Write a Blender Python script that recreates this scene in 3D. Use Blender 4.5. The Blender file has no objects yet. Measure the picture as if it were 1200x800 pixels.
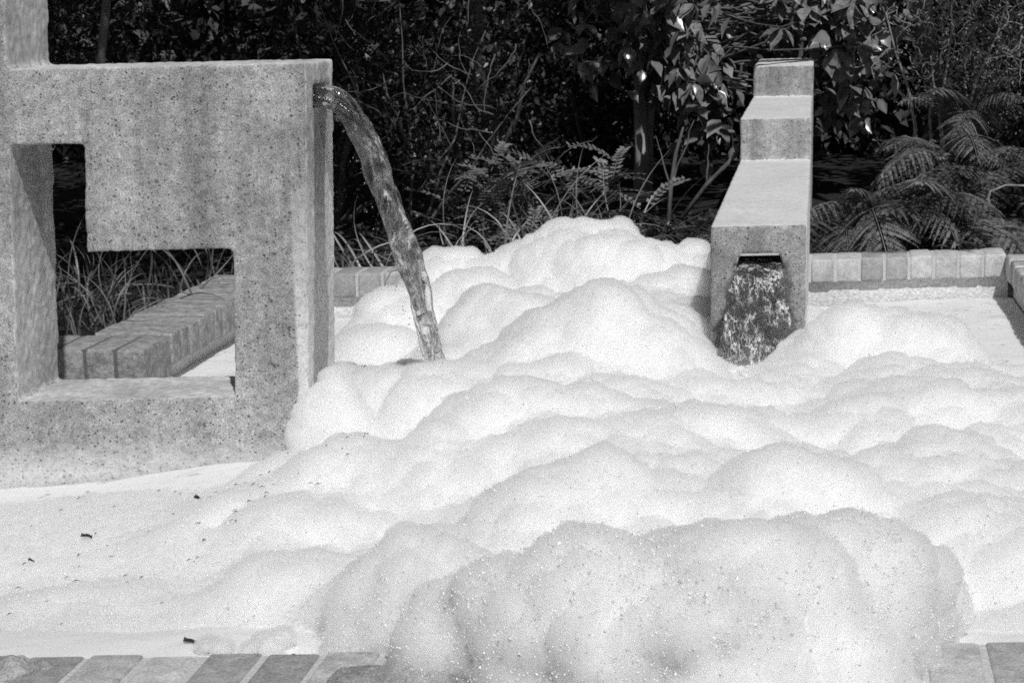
import bpy, bmesh, math, random
import numpy as np
from mathutils import Vector, Matrix, noise
random.seed(7); RNG = np.random.default_rng(7)
SC = bpy.context.scene; COL = SC.collection
R = math.radians

# ------------------------------------------------------------------ camera
CAM_Z = 1.54
PITCH, ROLL, YAW = 0.17001, 0.022, 0.15093
f0 = Vector((-math.sin(YAW)*math.cos(PITCH), math.cos(YAW)*math.cos(PITCH), -math.sin(PITCH)))
r0 = Vector((math.cos(YAW), math.sin(YAW), 0))
u0 = r0.cross(f0)
up = u0*math.cos(ROLL) + r0*math.sin(ROLL)
rt = r0*math.cos(ROLL) - u0*math.sin(ROLL)
cam = bpy.data.objects.new('camera', bpy.data.cameras.new('camera'))
COL.objects.link(cam)
M = Matrix((rt, up, -f0)).transposed().to_4x4(); M.translation = (0, 0, CAM_Z)
cam.matrix_world = M
cam.data.sensor_width = 36; cam.data.lens = 72
cam.data.clip_start = 0.05; cam.data.clip_end = 2000
SC.camera = cam

# ------------------------------------------------------------------ daylight (monochrome photograph: grey sky, white sun)
SUN = Vector((0.40, -1.0, 1.38)).normalized()          # towards the sun
elev = math.asin(SUN.z); azim = math.atan2(SUN.x, SUN.y)
w = bpy.data.worlds.new('World'); SC.world = w; w.use_nodes = True
nt = w.node_tree; nt.nodes.clear()
sky = nt.nodes.new('ShaderNodeTexSky'); sky.sky_type = 'NISHITA'; sky.sun_disc = False
sky.sun_elevation = elev; sky.sun_rotation = azim
bw = nt.nodes.new('ShaderNodeRGBToBW'); bg = nt.nodes.new('ShaderNodeBackground'); wo = nt.nodes.new('ShaderNodeOutputWorld')
bg.inputs[1].default_value = 0.07
nt.links.new(sky.outputs[0], bw.inputs[0]); nt.links.new(bw.outputs[0], bg.inputs[0]); nt.links.new(bg.outputs[0], wo.inputs[0])
sl = bpy.data.lights.new('sun', 'SUN'); sl.energy = 4.3; sl.angle = R(0.53); sl.color = (1, 1, 1)
so = bpy.data.objects.new('sun', sl); COL.objects.link(so)
so.rotation_euler = SUN.to_track_quat('Z', 'Y').to_euler()
SC.view_settings.view_transform = 'Standard'; SC.view_settings.look = 'None'
SC.view_settings.exposure = -0.48; SC.view_settings.gamma = 1.0; SC.view_settings.use_curve_mapping = False
SC.cycles.use_denoising = False
SC.cycles.max_bounces = 16; SC.cycles.transmission_bounces = 10; SC.cycles.transparent_max_bounces = 12
SC.cycles.volume_bounces = 14
SC.cycles.sample_clamp_indirect = 2.0; SC.cycles.filter_width = 1.75

# ------------------------------------------------------------------ helpers
def tag(o, label=None, cat=None, group=None, kind=None):
    if label: o['label'] = label
    if cat: o['category'] = cat
    if group: o['group'] = group
    if kind: o['kind'] = kind
    return o
def empty(name, loc=(0, 0, 0)):
    o = bpy.data.objects.new(name, None); COL.objects.link(o); o.location = loc; return o
def link(name, me, parent=None, mat=None, smooth=False):
    o = bpy.data.objects.new(name, me); COL.objects.link(o)
    if parent:
        o.parent = parent
        o.matrix_parent_inverse = Matrix.Translation(-Vector(parent.location))
    if mat and not me.materials: me.materials.append(mat)
    if smooth: me.polygons.foreach_set('use_smooth', [True]*len(me.polygons))
    return o
def pmesh(name, v, f):
    me = bpy.data.meshes.new(name); me.from_pydata([tuple(p) for p in v], [], [tuple(q) for q in f]); me.update(); return me
def bake(o):
    """apply the modifiers of o"""
    dg = bpy.context.evaluated_depsgraph_get(); dg.update()
    me = bpy.data.meshes.new_from_object(o.evaluated_get(dg)); old = o.data
    o.modifiers.clear(); o.data = me; me.name = o.name
    bpy.data.meshes.remove(old); return o
def prism(outline, z0, z1):
    """vertical prism over a plan outline (counter-clockwise)"""
    n = len(outline)
    v = [(x, y, z0) for x, y in outline] + [(x, y, z1) for x, y in outline]
    f = [tuple(reversed(range(n))), tuple(range(n, 2*n))] + [(i, (i+1) % n, n+(i+1) % n, n+i) for i in range(n)]
    return v, f
class MB:
    def __init__(s): s.v = []; s.f = []
    def add(s, v, f):
        k = len(s.v); s.v += [tuple(p) for p in v]; s.f += [tuple(i+k for i in q) for q in f]
    def tube(s, pts, rad, n=6):
        k = len(s.v); pts = [Vector(p) for p in pts]; m = len(pts)
        a = None
        for i, p in enumerate(pts):
            d = (pts[min(i+1, m-1)]-pts[max(i-1, 0)])
            if d.length < 1e-9: d = Vector((0, 0, 1))
            d.normalize()
            if a is None: a = d.orthogonal().normalized()
            a = (a - d*a.dot(d)).normalized() if (a - d*a.dot(d)).length > 1e-6 else d.orthogonal().normalized()
            b = d.cross(a); r = rad[i] if hasattr(rad, '__len__') else rad
            for j in range(n):
                t = 2*math.pi*j/n
                s.v.append(tuple(p + a*(r*math.cos(t)) + b*(r*math.sin(t))))
        for i in range(m-1):
            for j in range(n):
                s.f.append((k+i*n+j, k+i*n+(j+1) % n, k+(i+1)*n+(j+1) % n, k+(i+1)*n+j))
        s.f.append(tuple(k+j for j in reversed(range(n)))); s.f.append(tuple(k+(m-1)*n+j for j in range(n)))
    def build(s, name, mat, parent=None, smooth=False):
        return link(name, pmesh(name, s.v, s.f), parent, mat, smooth)
def bevel(o, wdt, seg=2):
    m = o.modifiers.new('bevel', 'BEVEL'); m.width = wdt; m.segments = seg; m.limit_method = 'ANGLE'; m.angle_limit = R(35)
    return o

# ------------------------------------------------------------------ materials
class Mat:
    def __init__(s, name, rough=.8, spec=.5):
        s.m = bpy.data.materials.new(name); s.m.use_nodes = True
        s.nt = s.m.node_tree; s.b = s.nt.nodes['Principled BSDF']
        s.b.inputs['Roughness'].default_value = rough; s.b.inputs['Specular IOR Level'].default_value = spec
        s.tc = s.nt.nodes.new('ShaderNodeTexCoord').outputs['Object']
    def n(s, t, **k):
        o = s.nt.nodes.new(t)
        for a, b in k.items(): setattr(o, a, b)
        return o
    def l(s, a, b): s.nt.links.new(a, b)
    def shift(s):
        """per-object offset so that repeats differ"""
        oi = s.n('ShaderNodeObjectInfo'); mm = s.n('ShaderNodeVectorMath', operation='MULTIPLY_ADD')
        c = s.n('ShaderNodeCombineXYZ')
        for i in range(3): s.l(oi.outputs['Random'], c.inputs[i])
        s.l(c.outputs[0], mm.inputs[0]); mm.inputs[1].default_value = (37, 53, 71); s.l(s.tc, mm.inputs[2])
        s.tc = mm.outputs[0]; s.rand = oi.outputs['Random']
    def noise(s, scale, detail=4, rough=.55, vec=None, stretch=None):
        v = vec or s.tc
        if stretch:
            mp = s.n('ShaderNodeMapping'); mp.inputs['Scale'].default_value = stretch; s.l(v, mp.inputs[0]); v = mp.outputs[0]
        o = s.n('ShaderNodeTexNoise'); o.inputs['Scale'].default_value = scale; o.inputs['Detail'].default_value = detail
        o.inputs['Roughness'].default_value = rough; s.l(v, o.inputs['Vector']); return o.outputs['Fac']
    def vor(s, scale, feature='F1', out='Distance'):
        o = s.n('ShaderNodeTexVoronoi', feature=feature); o.inputs['Scale'].default_value = scale; s.l(s.tc, o.inputs['Vector']); return o.outputs[out]
    def ramp(s, x, *st):
        o = s.n('ShaderNodeValToRGB'); e = o.color_ramp.elements
        while len(e) < len(st): e.new(.5)
        for i, (p, c) in enumerate(st): e[i].position = p; e[i].color = (c, c, c, 1)
        s.l(x, o.inputs[0]); return o.outputs[0]
    def math(s, op, a, b=0., c=None):
        o = s.n('ShaderNodeMath', operation=op)
        for i, x in enumerate((a, b) if c is None else (a, b, c)):
            if isinstance(x, (int, float)): o.inputs[i].default_value = x
            else: s.l(x, o.inputs[i])
        return o.outputs[0]
    def mix(s, f, a, b):
        """a*(1-f)+b*f on greys"""
        o = s.n('ShaderNodeMix', data_type='FLOAT')
        for i, x in ((0, f), (2, a), (3, b)):
            if isinstance(x, (int, float)): o.inputs[i].default_value = x
            else: s.l(x, o.inputs[i])
        return o.outputs[0]
    def sep(s):
        o = s.n('ShaderNodeSeparateXYZ'); s.l(s.tc, o.inputs[0]); return o.outputs
    def base(s, x):
        s.l(x, s.b.inputs['Base Color']); return s
    def bump(s, h, dist, strength=1.):
        o = s.n('ShaderNodeBump'); o.inputs['Distance'].default_value = dist; o.inputs['Strength'].default_value = strength
        s.l(h, o.inputs['Height']); s.l(o.outputs[0], s.b.inputs['Normal']); return s
def band(m, x, lo, hi, soft):
    """1 between lo and hi, soft edges"""
    a = m.n('ShaderNodeMapRange'); a.inputs[1].default_value = lo-soft; a.inputs[2].default_value = lo+soft
    b = m.n('ShaderNodeMapRange'); b.inputs[1].default_value = hi+soft; b.inputs[2].default_value = hi-soft
    m.l(x, a.inputs[0]); m.l(x, b.inputs[0]); return m.math('MULTIPLY', a.outputs[0], b.outputs[0])

def concrete(name, g=.27, wet=None, fair=False, film=None):
    m = Mat(name, .85, .3)
    fine = m.noise(300, 3, .7); mid = m.noise(42, 5, .65); big = m.noise(3.6, 6, .62)
    streak = m.noise(13, 4, .55, stretch=(1, 1, .10))
    grain = m.ramp(fine, (.30, .80), (.5, 1.), (.72, 1.18)) if fair else m.ramp(fine, (.32, .38), (.5, 1.), (.68, 1.7))
    tone = m.ramp(big, (.33, .74), (.5, 1.), (.68, 1.22)); st = m.ramp(streak, (.3, .88 if fair else .70), (.5, 1.), (.72, 1.08 if fair else 1.3)); md = m.ramp(mid, (.3, .72), (.5, 1.), (.7, 1.28))
    c = m.math('MULTIPLY', m.math('MULTIPLY', grain, tone), m.math('MULTIPLY', st, md))
    c = m.math('MULTIPLY', c, g)
    # air-bubble pits: only some voronoi cells hold one
    pits = []
    for sc, keep, rad in ((34, .95, .17), (70, .86, .25), (120, .84, .32)):
        o = m.n('ShaderNodeTexVoronoi'); o.inputs['Scale'].default_value = sc
        wv = m.n('ShaderNodeVectorMath', operation='MULTIPLY_ADD')
        nz = m.n('ShaderNodeTexNoise'); nz.inputs['Scale'].default_value = sc*1.3; m.l(m.tc, nz.inputs['Vector'])
        m.l(nz.outputs['Color'], wv.inputs[0]); wv.inputs[1].default_value = (.6/sc,)*3; m.l(m.tc, wv.inputs[2])
        m.l(wv.outputs[0], o.inputs['Vector'])
        sp = m.n('ShaderNodeSeparateColor'); m.l(o.outputs['Color'], sp.inputs[0])
        inside = m.n('ShaderNodeMapRange'); inside.inputs[1].default_value = rad; inside.inputs[2].default_value = rad*.55
        m.l(o.outputs['Distance'], inside.inputs[0])
        pits.append(m.math('MULTIPLY', inside.outputs[0], m.math('GREATER_THAN', sp.outputs[0], keep)))
    pit = m.math('MAXIMUM', m.math('MAXIMUM', pits[0], pits[1]), pits[2])
    c = m.mix(m.math('MULTIPLY', pit, .15 if fair else .62), c, .04)
    h = m.math('ADD', m.math('MULTIPLY', fine, .55), m.math('MULTIPLY', mid, .45))
    h = m.math('SUBTRACT', h, m.math('MULTIPLY', pit, 1.6))
    if film:
        c = m.mix(film(m), c, .78)
    if wet:
        f = wet(m); c = m.mix(f, c, m.math('MULTIPLY', c, .42))
        m.l(m.mix(f, .85, .22), m.b.inputs['Roughness'])
    m.base(c).bump(h, .0015 if fair else .005, .9); return m
def pool_mat():
    m = Mat('plaster', .9, .2); m.base(m.math('MULTIPLY', m.ramp(m.noise(90, 4, .7), (.3, .6), (.7, 1.25)), .75)).bump(m.noise(120, 3), .004); return m.m
def wet_block(m):
    x, y, z = m.sep(); nz = m.noise(9, 4, .6, stretch=(1, 1, .25))
    yy = m.math('ADD', y, m.math('MULTIPLY', m.math('SUBTRACT', nz, .5), .14))
    a = band(m, yy, 5.195, 5.335, .008)
    a = m.math('MULTIPLY', a, band(m, m.math('ADD', z, m.math('MULTIPLY', nz, .12)), .3, 1.33, .01))
    return m.math('MULTIPLY', a, band(m, x, -1.35, 0, .004))
def wet_tower(m):
    x, y, z = m.sep(); nz = m.noise(22, 5, .7)
    k = m.math('MULTIPLY', m.math('SUBTRACT', nz, .5), .09)
    # fans out downwards from the slot
    cx = m.math('ADD', m.math('MULTIPLY', m.math('SUBTRACT', .72, z), -.05), -.180)
    d = m.math('ABSOLUTE', m.math('SUBTRACT', m.math('ADD', x, k), cx))
    half = m.math('MULTIPLY_ADD', m.math('SUBTRACT', .72, z), .22, .075)
    a = band(m, m.math('SUBTRACT', d, half), -1, 0, .006)
    a = m.math('MULTIPLY', a, band(m, z, -.1, .69, .01))
    return m.math('MULTIPLY', a, band(m, y, 6.2, 6.46, .004))
def film_block(m):
    """dried suds: a pale band along the waterline and a film creeping up the end face"""
    x, y, z = m.sep(); nz = m.noise(26, 6, .75); n2 = m.noise(140, 3, .8)
    a = m.n('ShaderNodeMapRange'); a.inputs[1].default_value = .40; a.inputs[2].default_value = .31
    m.l(m.math('ADD', z, m.math('MULTIPLY', m.math('SUBTRACT', nz, .5), .10)), a.inputs[0])
    e = m.n('ShaderNodeMapRange'); e.inputs[1].default_value = 1.15; e.inputs[2].default_value = .62
    m.l(m.math('ADD', z, m.math('MULTIPLY', m.math('SUBTRACT', nz, .5), .5)), e.inputs[0])
    s = m.n('ShaderNodeMapRange'); s.inputs[1].default_value = 5.345; s.inputs[2].default_value = 5.375; m.l(m.math('ADD', y, m.math('MULTIPLY', m.math('SUBTRACT', nz, .5), .06)), s.inputs[0])
    side = m.math('MULTIPLY', m.math('MAXIMUM', e.outputs[0], m.math('MULTIPLY', s.outputs[0], .75)), band(m, x, -1.345, 0, .004))
    return m.math('MULTIPLY', m.math('MAXIMUM', a.outputs[0], side), m.ramp(n2, (.3, .35), (.55, .95)))
MAT = {}
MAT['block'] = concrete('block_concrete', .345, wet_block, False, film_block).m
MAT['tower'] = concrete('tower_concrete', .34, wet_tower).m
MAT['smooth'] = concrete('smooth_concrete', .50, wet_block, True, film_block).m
MAT['plaster'] = pool_mat()
def brick_mat(name, g):
    m = Mat(name, .85, .3); m.shift()
    fine = m.noise(230, 3, .7); mid = m.noise(28, 5, .65); big = m.noise(9, 3)
    c = m.math('MULTIPLY', m.ramp(fine, (.3, .6), (.5, 1.), (.7, 1.35)), m.ramp(mid, (.3, .72), (.7, 1.2)))
    stain = m.ramp(big, (.62, 0.), (.70, 1.))
    c = m.math('MULTIPLY', c, m.math('MULTIPLY_ADD', m.rand, .6*g, .68*g))
    c = m.mix(m.math('MULTIPLY', stain, .55), c, .07)
    m.base(c).bump(m.math('ADD', fine, mid), .004, .8); return m.m
def chalk_shade():
    m = Mat('chalk_shade_brick', .95, .2); m.shift(); n1 = m.noise(30, 6, .7); c = m.mix(m.ramp(n1, (.4, 0.), (.6, 1.)), .24, .42)
    c = m.math('MULTIPLY', c, m.ramp(m.noise(150, 3, .7), (.3, .7), (.7, 1.25))); m.base(c).bump(n1, .012, .9); return m.m
MAT['chalk_shade'] = chalk_shade()
MAT['brick'] = brick_mat('brick', .48); MAT['brick_pale'] = brick_mat('brick_pale', .48)
m = Mat('mortar', .95, .1); m.base(m.math('MULTIPLY', m.ramp(m.noise(160, 3, .7), (.3, .75), (.7, 1.2)), .55)).bump(m.noise(200, 2), .003); MAT['mortar'] = m.m
m = Mat('dark_mortar', .95, .1); m.base(m.math('MULTIPLY', m.noise(160, 3, .7), .30)); MAT['dark_mortar'] = m.m
m = Mat('soil', .95, .1); m.base(m.math('MULTIPLY', m.ramp(m.noise(30, 5, .7), (.3, .4), (.7, 1.6)), .03)).bump(m.noise(40, 4), .03); MAT['soil'] = m.m
m = Mat('paving', .9, .2); m.base(m.math('MULTIPLY', m.ramp(m.noise(3, 5, .7), (.3, .7), (.7, 1.2)), .25)).bump(m.noise(80, 4), .003); MAT['paving'] = m.m
m = Mat('pool_water', .08, .5); m.base(m.ramp(m.noise(3, 3), (.3, .05), (.7, .09))); m.b.inputs['IOR'].default_value = 1.33
m.bump(m.noise(30, 2), .003); MAT['pool_water'] = m.m
def foam_mat(name, g=.96, cracks=False, radius=.17):
    m = Mat(name, .55, .35)
    fine = m.noise(330, 2, .8); mid = m.noise(7, 4, .55); bub = m.vor(420)
    c = m.math('MULTIPLY', m.ramp(mid, (.3, .965), (.7, 1.02)), m.ramp(fine, (.3, .80), (.5, 1.), (.7, 1.08)))
    c = m.math('MULTIPLY', c, g)
    if cracks is None:      # draining suds: dark water between the bubbles
        c = m.mix(m.ramp(m.math('ADD', m.math('MULTIPLY', m.noise(330, 3, .8), .6), m.math('MULTIPLY', m.noise(14, 4), .4)), (.40, 0.), (.66, 1.)), .16, .62); m.b.inputs['Roughness'].default_value = .25
    else:
        o = m.n('ShaderNodeTexNoise'); o.inputs['Scale'].default_value = 2.2; o.inputs['Detail'].default_value = 5; o.inputs['Distortion'].default_value = .5
        mp = m.n('ShaderNodeMapping'); mp.inputs['Rotation'].default_value = (0, 0, R(-42)); m.l(m.tc, mp.inputs[0])
        mp2 = m.n('ShaderNodeMapping'); mp2.inputs['Scale'].default_value = (.5, 1.6, 1); m.l(mp.outputs[0], mp2.inputs[0]); m.l(mp2.outputs[0], o.inputs['Vector'])
        line = m.ramp(m.math('ABSOLUTE', m.math('SUBTRACT', o.outputs['Fac'], .5)), (0., 1.), (.006, 0.))
        gate = m.ramp(m.noise(16, 4, .7), (.50, 0.), (.58, 1.))
        tone = m.ramp(m.noise(2.0, 4, .6, vec=mp2.outputs[0]), (.3, .90), (.7, 1.))
        c = m.math('MULTIPLY', c, tone) if cracks else c
        low = m.n('ShaderNodeMapRange'); low.inputs[1].default_value = .37; low.inputs[2].default_value = .345; m.l(m.sep()[2], low.inputs[0]); low = low.outputs[0]
        c = m.mix(m.math('MULTIPLY', low, m.math('MULTIPLY', m.math('MULTIPLY', line, gate), .85)), c, .2)
        speck = m.math('MULTIPLY', m.ramp(m.noise(70, 2, .5, stretch=(.6, 1.2, 1)), (.76, 0.), (.79, 1.)), .5)
        c = m.mix(m.math('MULTIPLY', low, speck), c, .25)
    m.base(c)
    m.b.inputs['Subsurface Weight'].default_value = .72; m.b.inputs['Subsurface Radius'].default_value = (1, 1, 1)
    m.b.inputs['Subsurface Scale'].default_value = radius; m.b.inputs['Subsurface Anisotropy'].default_value = .0
    m.bump(m.math('ADD', m.math('MULTIPLY', fine, .6), m.math('MULTIPLY', bub, .8)), .0022, .8)
    return m.m
mv = bpy.data.materials.new('airy_suds'); mv.use_nodes = True; mv.node_tree.nodes.remove(mv.node_tree.nodes['Principled BSDF'])
vs = mv.node_tree.nodes.new('ShaderNodeVolumeScatter'); vs.inputs['Density'].default_value = 62; vs.inputs['Anisotropy'].default_value = .2; vs.inputs['Color'].default_value = (.995, .995, .995, 1)
mv.node_tree.links.new(vs.outputs[0], mv.node_tree.nodes['Material Output'].inputs['Volume']); MAT['suds'] = mv
m = Mat('bubble', .12, .6); m.base(m.ramp(m.noise(90, 2), (.42, .55), (.55, .97))); MAT['bubble'] = m.m
MAT['foam'] = foam_mat('soap_foam'); MAT['wet_foam'] = foam_mat('wet_foam', .45, None, .01); MAT['foam_flat'] = foam_mat('flat_foam', .93, True, .03)
def leaf_mat(name, g, rough=.4, spec=.5, var=.5):
    m = Mat(name, rough, spec); m.shift()
    c = m.math('MULTIPLY', m.ramp(m.noise(6, 3), (.3, 1-var), (.7, 1+var)), g)
    m.base(m.math('MULTIPLY', c, m.math('MULTIPLY_ADD', m.rand, .5, .75))); return m.m
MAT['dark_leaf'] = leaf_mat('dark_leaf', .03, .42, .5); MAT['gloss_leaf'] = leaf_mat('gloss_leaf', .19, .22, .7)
MAT['shaded_blade'] = leaf_mat('shaded_blade', .12, .45, .4); MAT['fern'] = leaf_mat('fern', .125, .55, .3); MAT['blade'] = leaf_mat('blade', .3, .38, .5); MAT['pale_leaf'] = leaf_mat('pale_leaf', .17, .4, .5)
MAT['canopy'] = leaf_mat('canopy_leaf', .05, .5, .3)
m = Mat('bark', .9, .2); m.base(m.math('MULTIPLY', m.ramp(m.noise(20, 5, .7, stretch=(1, 1, .3)), (.3, .5), (.7, 1.5)), .13)).bump(m.noise(50, 4, stretch=(1, 1, .3)), .006); MAT['bark'] = m.m
m = Mat('pale_bark', .9, .2); m.base(m.math('MULTIPLY', m.ramp(m.noise(20, 5, .7, stretch=(1, 1, .3)), (.3, .5), (.7, 1.5)), .34)).bump(m.noise(50, 4, stretch=(1, 1, .3)), .006); MAT['pale_bark'] = m.m
m = Mat('pale_twig', .8, .2); m.base(m.math('MULTIPLY', m.noise(30), .5)); MAT['pale_twig'] = m.m
m = Mat('dead_leaf', .8, .2); m.base(m.math('MULTIPLY', m.noise(60), .10)); MAT['dead_leaf'] = m.m
# clear running water: partly looked straight through, partly refracting, glossy on top, with white streaks painted in for glints and drawn-in air
def water_mat(name, st, g0, air, haze=.05, rough=.32, bd=.05, refr=.14, rb=.006, ior=1.5, cs=1.):
    m = Mat(name, .02, .5); out = m.nt.nodes['Material Output']
    bp = m.n('ShaderNodeBump'); bp.inputs['Distance'].default_value = rb; m.l(m.noise(60, 2, .5, stretch=(1, 1, .35)), bp.inputs['Height'])
    b2 = m.n('ShaderNodeBump'); b2.inputs['Distance'].default_value = bd; m.l(m.noise(75, 3, .6, stretch=(1, 1, st)), b2.inputs['Height'])
    rf = m.n('ShaderNodeBsdfRefraction'); rf.inputs['IOR'].default_value = 1.33; rf.inputs['Roughness'].default_value = 0; rf.inputs['Color'].default_value = (.97, .97, .97, 1)
    tr = m.n('ShaderNodeBsdfTransparent'); tr.inputs['Color'].default_value = (.97, .97, .97, 1)
    gl = m.n('ShaderNodeBsdfGlossy'); gl.inputs['Roughness'].default_value = rough
    fr = m.n('ShaderNodeFresnel'); fr.inputs['IOR'].default_value = ior
    m.l(bp.outputs[0], rf.inputs['Normal']); m.l(b2.outputs[0], gl.inputs['Normal']); m.l(b2.outputs[0], fr.inputs['Normal'])
    m1 = m.n('ShaderNodeMixShader'); m1.inputs[0].default_value = refr; m.l(tr.outputs[0], m1.inputs[1]); m.l(rf.outputs[0], m1.inputs[2])
    m2 = m.n('ShaderNodeMixShader'); m.l(m.math('ADD', fr.outputs[0], haze), m2.inputs[0]); m.l(m1.outputs[0], m2.inputs[1]); m.l(gl.outputs[0], m2.inputs[2])
    cu = m.noise(40*cs, 4, .6, stretch=(1, 1, st)); ln = m.ramp(m.math('ABSOLUTE', m.math('SUBTRACT', cu, .5)), (.003, 1.), (.022, 0.))
    c2 = m.noise(85*cs, 3, .6, stretch=(1, 1, st)); l2 = m.ramp(m.math('ABSOLUTE', m.math('SUBTRACT', c2, .5)), (.003, .8), (.03, 0.))
    zz = m.n('ShaderNodeMapRange'); zz.inputs[1].default_value = .80; zz.inputs[2].default_value = .45; zz.inputs[4].default_value = air; m.l(m.sep()[2], zz.inputs[0])
    ga = m.ramp(m.math('ADD', m.noise(20, 3, .6, stretch=(1, 1, .6)), zz.outputs[0]), (g0, 0.), (g0+.16, 1.))
    df = m.n('ShaderNodeBsdfDiffuse'); df.inputs['Color'].default_value = (.9, .9, .9, 1)
    m3 = m.n('ShaderNodeMixShader'); m.l(m.math('MULTIPLY', m.math('MULTIPLY', m.math('MAXIMUM', ln, l2), ga), .9), m3.inputs[0]); m.l(m2.outputs[0], m3.inputs[1]); m.l(df.outputs[0], m3.inputs[2])
    m.l(m3.outputs[0], out.inputs['Surface']); return m.m
MAT['water'] = water_mat('running_water', .16, .50, .10, .0, .10, .003, .70, .0008, 1.36, .9); MAT['water_sheet'] = water_mat('falling_sheet', .36, .48, .04, .01, .25, .03, .2, .003, 1.4, .62)

# ------------------------------------------------------------------ the setting
nearY = lambda x: 3.332 + .1325*x            # inner edge of the near coping
backY = lambda x: 8.227 + .2126*x            # inner edge of the far coping
tag(link('paving', pmesh('paving', [(-300, -300, 0), (300, -300, 0), (300, 300, 0), (-300, 300, 0)], [(0, 1, 2, 3)]), None, MAT['paving']), kind='structure')
tag(link('pool_water', pmesh('pool_water', [(-4.6, nearY(-4.6)-.1, .246), (.79, nearY(.79)-.1, .246), (.79, backY(.79)+.06, .246), (-4.6, backY(-4.6)+.06, .246)], [(0, 1, 2, 3)]), None, MAT['pool_water']), kind='structure')
def soil(outline, name):
    v, f = prism(outline, 0, .36); return tag(link(name, pmesh(name, v, f), None, MAT['soil']), kind='structure')
soil([(-2.3, backY(-2.3)+.2), (3.5, backY(3.5)+.2), (3.5, 15), (-7, 15), (-7, 6.3), (-2.3, 6.3)], 'garden_bed')

# ------------------------------------------------------------------ brick copings on their walls
def coping(label, cat, p0, along, n, pitch, deep, z0, z1, mat, wall_inset, wall_len=None, gap=.010, bw=.012, smear=False, wall=True, flat=False, mortar='mortar'):
    """bricks side by side from p0 along a unit vector; each runs 'deep' (plan vector) away from the pool"""
    root = empty('brick_wall', (p0[0], p0[1], 0)); tag(root, label, cat)
    a = Vector(along).to_2d(); d = Vector(deep).to_2d(); P = Vector(p0).to_2d()
    meshes = []
    for k in range(4):
        j = lambda s: random.uniform(-s, s)
        w_ = pitch-gap
        o2 = [Vector((0, 0))+Vector((j(.001), j(.002))), a*w_+Vector((j(.001), j(.002))), a*w_+d, d.copy()]
        if (o2[1]-o2[0]).cross(o2[3]-o2[0]) < 0: o2.reverse()
        v, f = prism([tuple(q) for q in o2], z0, z1+j(.002))
        o = link('brick', pmesh('brick', v, f)); bevel(o, bw, 3); bake(o); 
        if mat.name not in o.data.materials: o.data.materials.append(mat)
        o.data.polygons.foreach_set('use_smooth', [True]*len(o.data.polygons))
        me = o.data; bpy.data.objects.remove(o); meshes.append(me)
    for i in range(n):
        o = bpy.data.objects.new('brick', meshes[random.randrange(4)]); COL.objects.link(o); o.parent = root
        q = a*(i*pitch) + d.normalized()*random.uniform(-.003, .003)
        o.location = (q.x, q.y, random.uniform(-.002, .002)); 
        o.rotation_euler = (0, 0, random.uniform(-.008, .008))
    dn = d.normalized(); L = n*pitch; cut = .006
    o2 = [P+dn*cut+a*.004, P+dn*cut+a*(L-gap-.004), P+d-dn*.006+a*(L-gap-.004), P+d-dn*.006+a*.004]
    if (o2[1]-o2[0]).cross(o2[3]-o2[0]) < 0: o2.reverse()
    v, f = prism([tuple(q) for q in o2], z0+.003, z1-.004)
    link('mortar', pmesh('mortar', v, f), root, MAT[mortar])
    if wall:
        o2 = [P+dn*wall_inset-a*gap, P+dn*wall_inset+a*L, P+d-dn*.01+a*L, P+d-dn*.01-a*gap]
        if (o2[1]-o2[0]).cross(o2[3]-o2[0]) < 0: o2.reverse()
        v, f = prism([tuple(q) for q in o2], 0, z0+.004)
        link('wall_face', pmesh('wall_face', v, f), root, MAT['plaster'])
    return root
ab = Vector((1, .2126)).normalized()
coping('long low brick-topped pool wall along the fern bed, behind the foam', 'wall', (-2.10, backY(-2.10)), ab, 29, .1007, (0, .205), .353, .45, MAT['brick_pale'], .035)
coping('short brick-topped wall at the right edge of the pool, running toward the viewer', 'wall', (.742, 8.385), (0, -1), 40, .1, (.205, .0), .353, .45, MAT['brick_pale'], .035)
coping('low brick wall with chalky deposits seen through the opening of the concrete block', 'wall', (-2.10, 7.775), (0, -1), 14, .0985, (-.27, .0), .345, .45, MAT['chalk_shade'], .05, bw=.008, gap=.003)
coping('shaded brick wall end behind the tall concrete pillar, seen through the opening', 'wall', (-2.10, 6.105), (-1, 0), 11, .1, (0, .275), .30, .450, MAT['chalk_shade'], .03, gap=.005, mortar='dark_mortar')  # chalky brick's darker tone paints in the pillar's shade here
an = Vector((1, .1325)).normalized()
coping('brick pool edge in the foreground with foam spilling over it', 'wall', (-2.5, nearY(-2.5)), an, 36, .1, (0, -.24), .33, .45, MAT['brick'], .03, gap=.0105, bw=.007)

# ------------------------------------------------------------------ the two concrete fountain pieces
def cells(xs, zs, solid, P, thick):
    """solid cells of a grid as one closed body; P(x, z) -> front point, thick = vector to the back"""
    bm = bmesh.new(); vc = {}
    def V(i, k, b):
        if (i, k, b) not in vc:
            vc[i, k, b] = bm.verts.new(Vector(P(xs[i], zs[k])) + (Vector(thick) if b else Vector()))
        return vc[i, k, b]
    for (i, k) in solid:
        bm.faces.new([V(i, k, 0), V(i+1, k, 0), V(i+1, k+1, 0), V(i, k+1, 0)])
        bm.faces.new([V(i, k, 1), V(i, k+1, 1), V(i+1, k+1, 1), V(i+1, k, 1)])
        for (di, dk, e) in ((-1, 0, ((i, k), (i, k+1))), (1, 0, ((i+1, k+1), (i+1, k))), (0, -1, ((i+1, k), (i, k))), (0, 1, ((i, k+1), (i+1, k+1)))):
            if (i+di, k+dk) not in solid:
                a, b = e; bm.faces.new([V(*a, 0), V(*b, 0), V(*b, 1), V(*a, 1)])
    bmesh.ops.recalc_face_normals(bm, faces=bm.faces)
    me = bpy.data.meshes.new('concrete_body'); bm.to_mesh(me); bm.free(); return me
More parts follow.
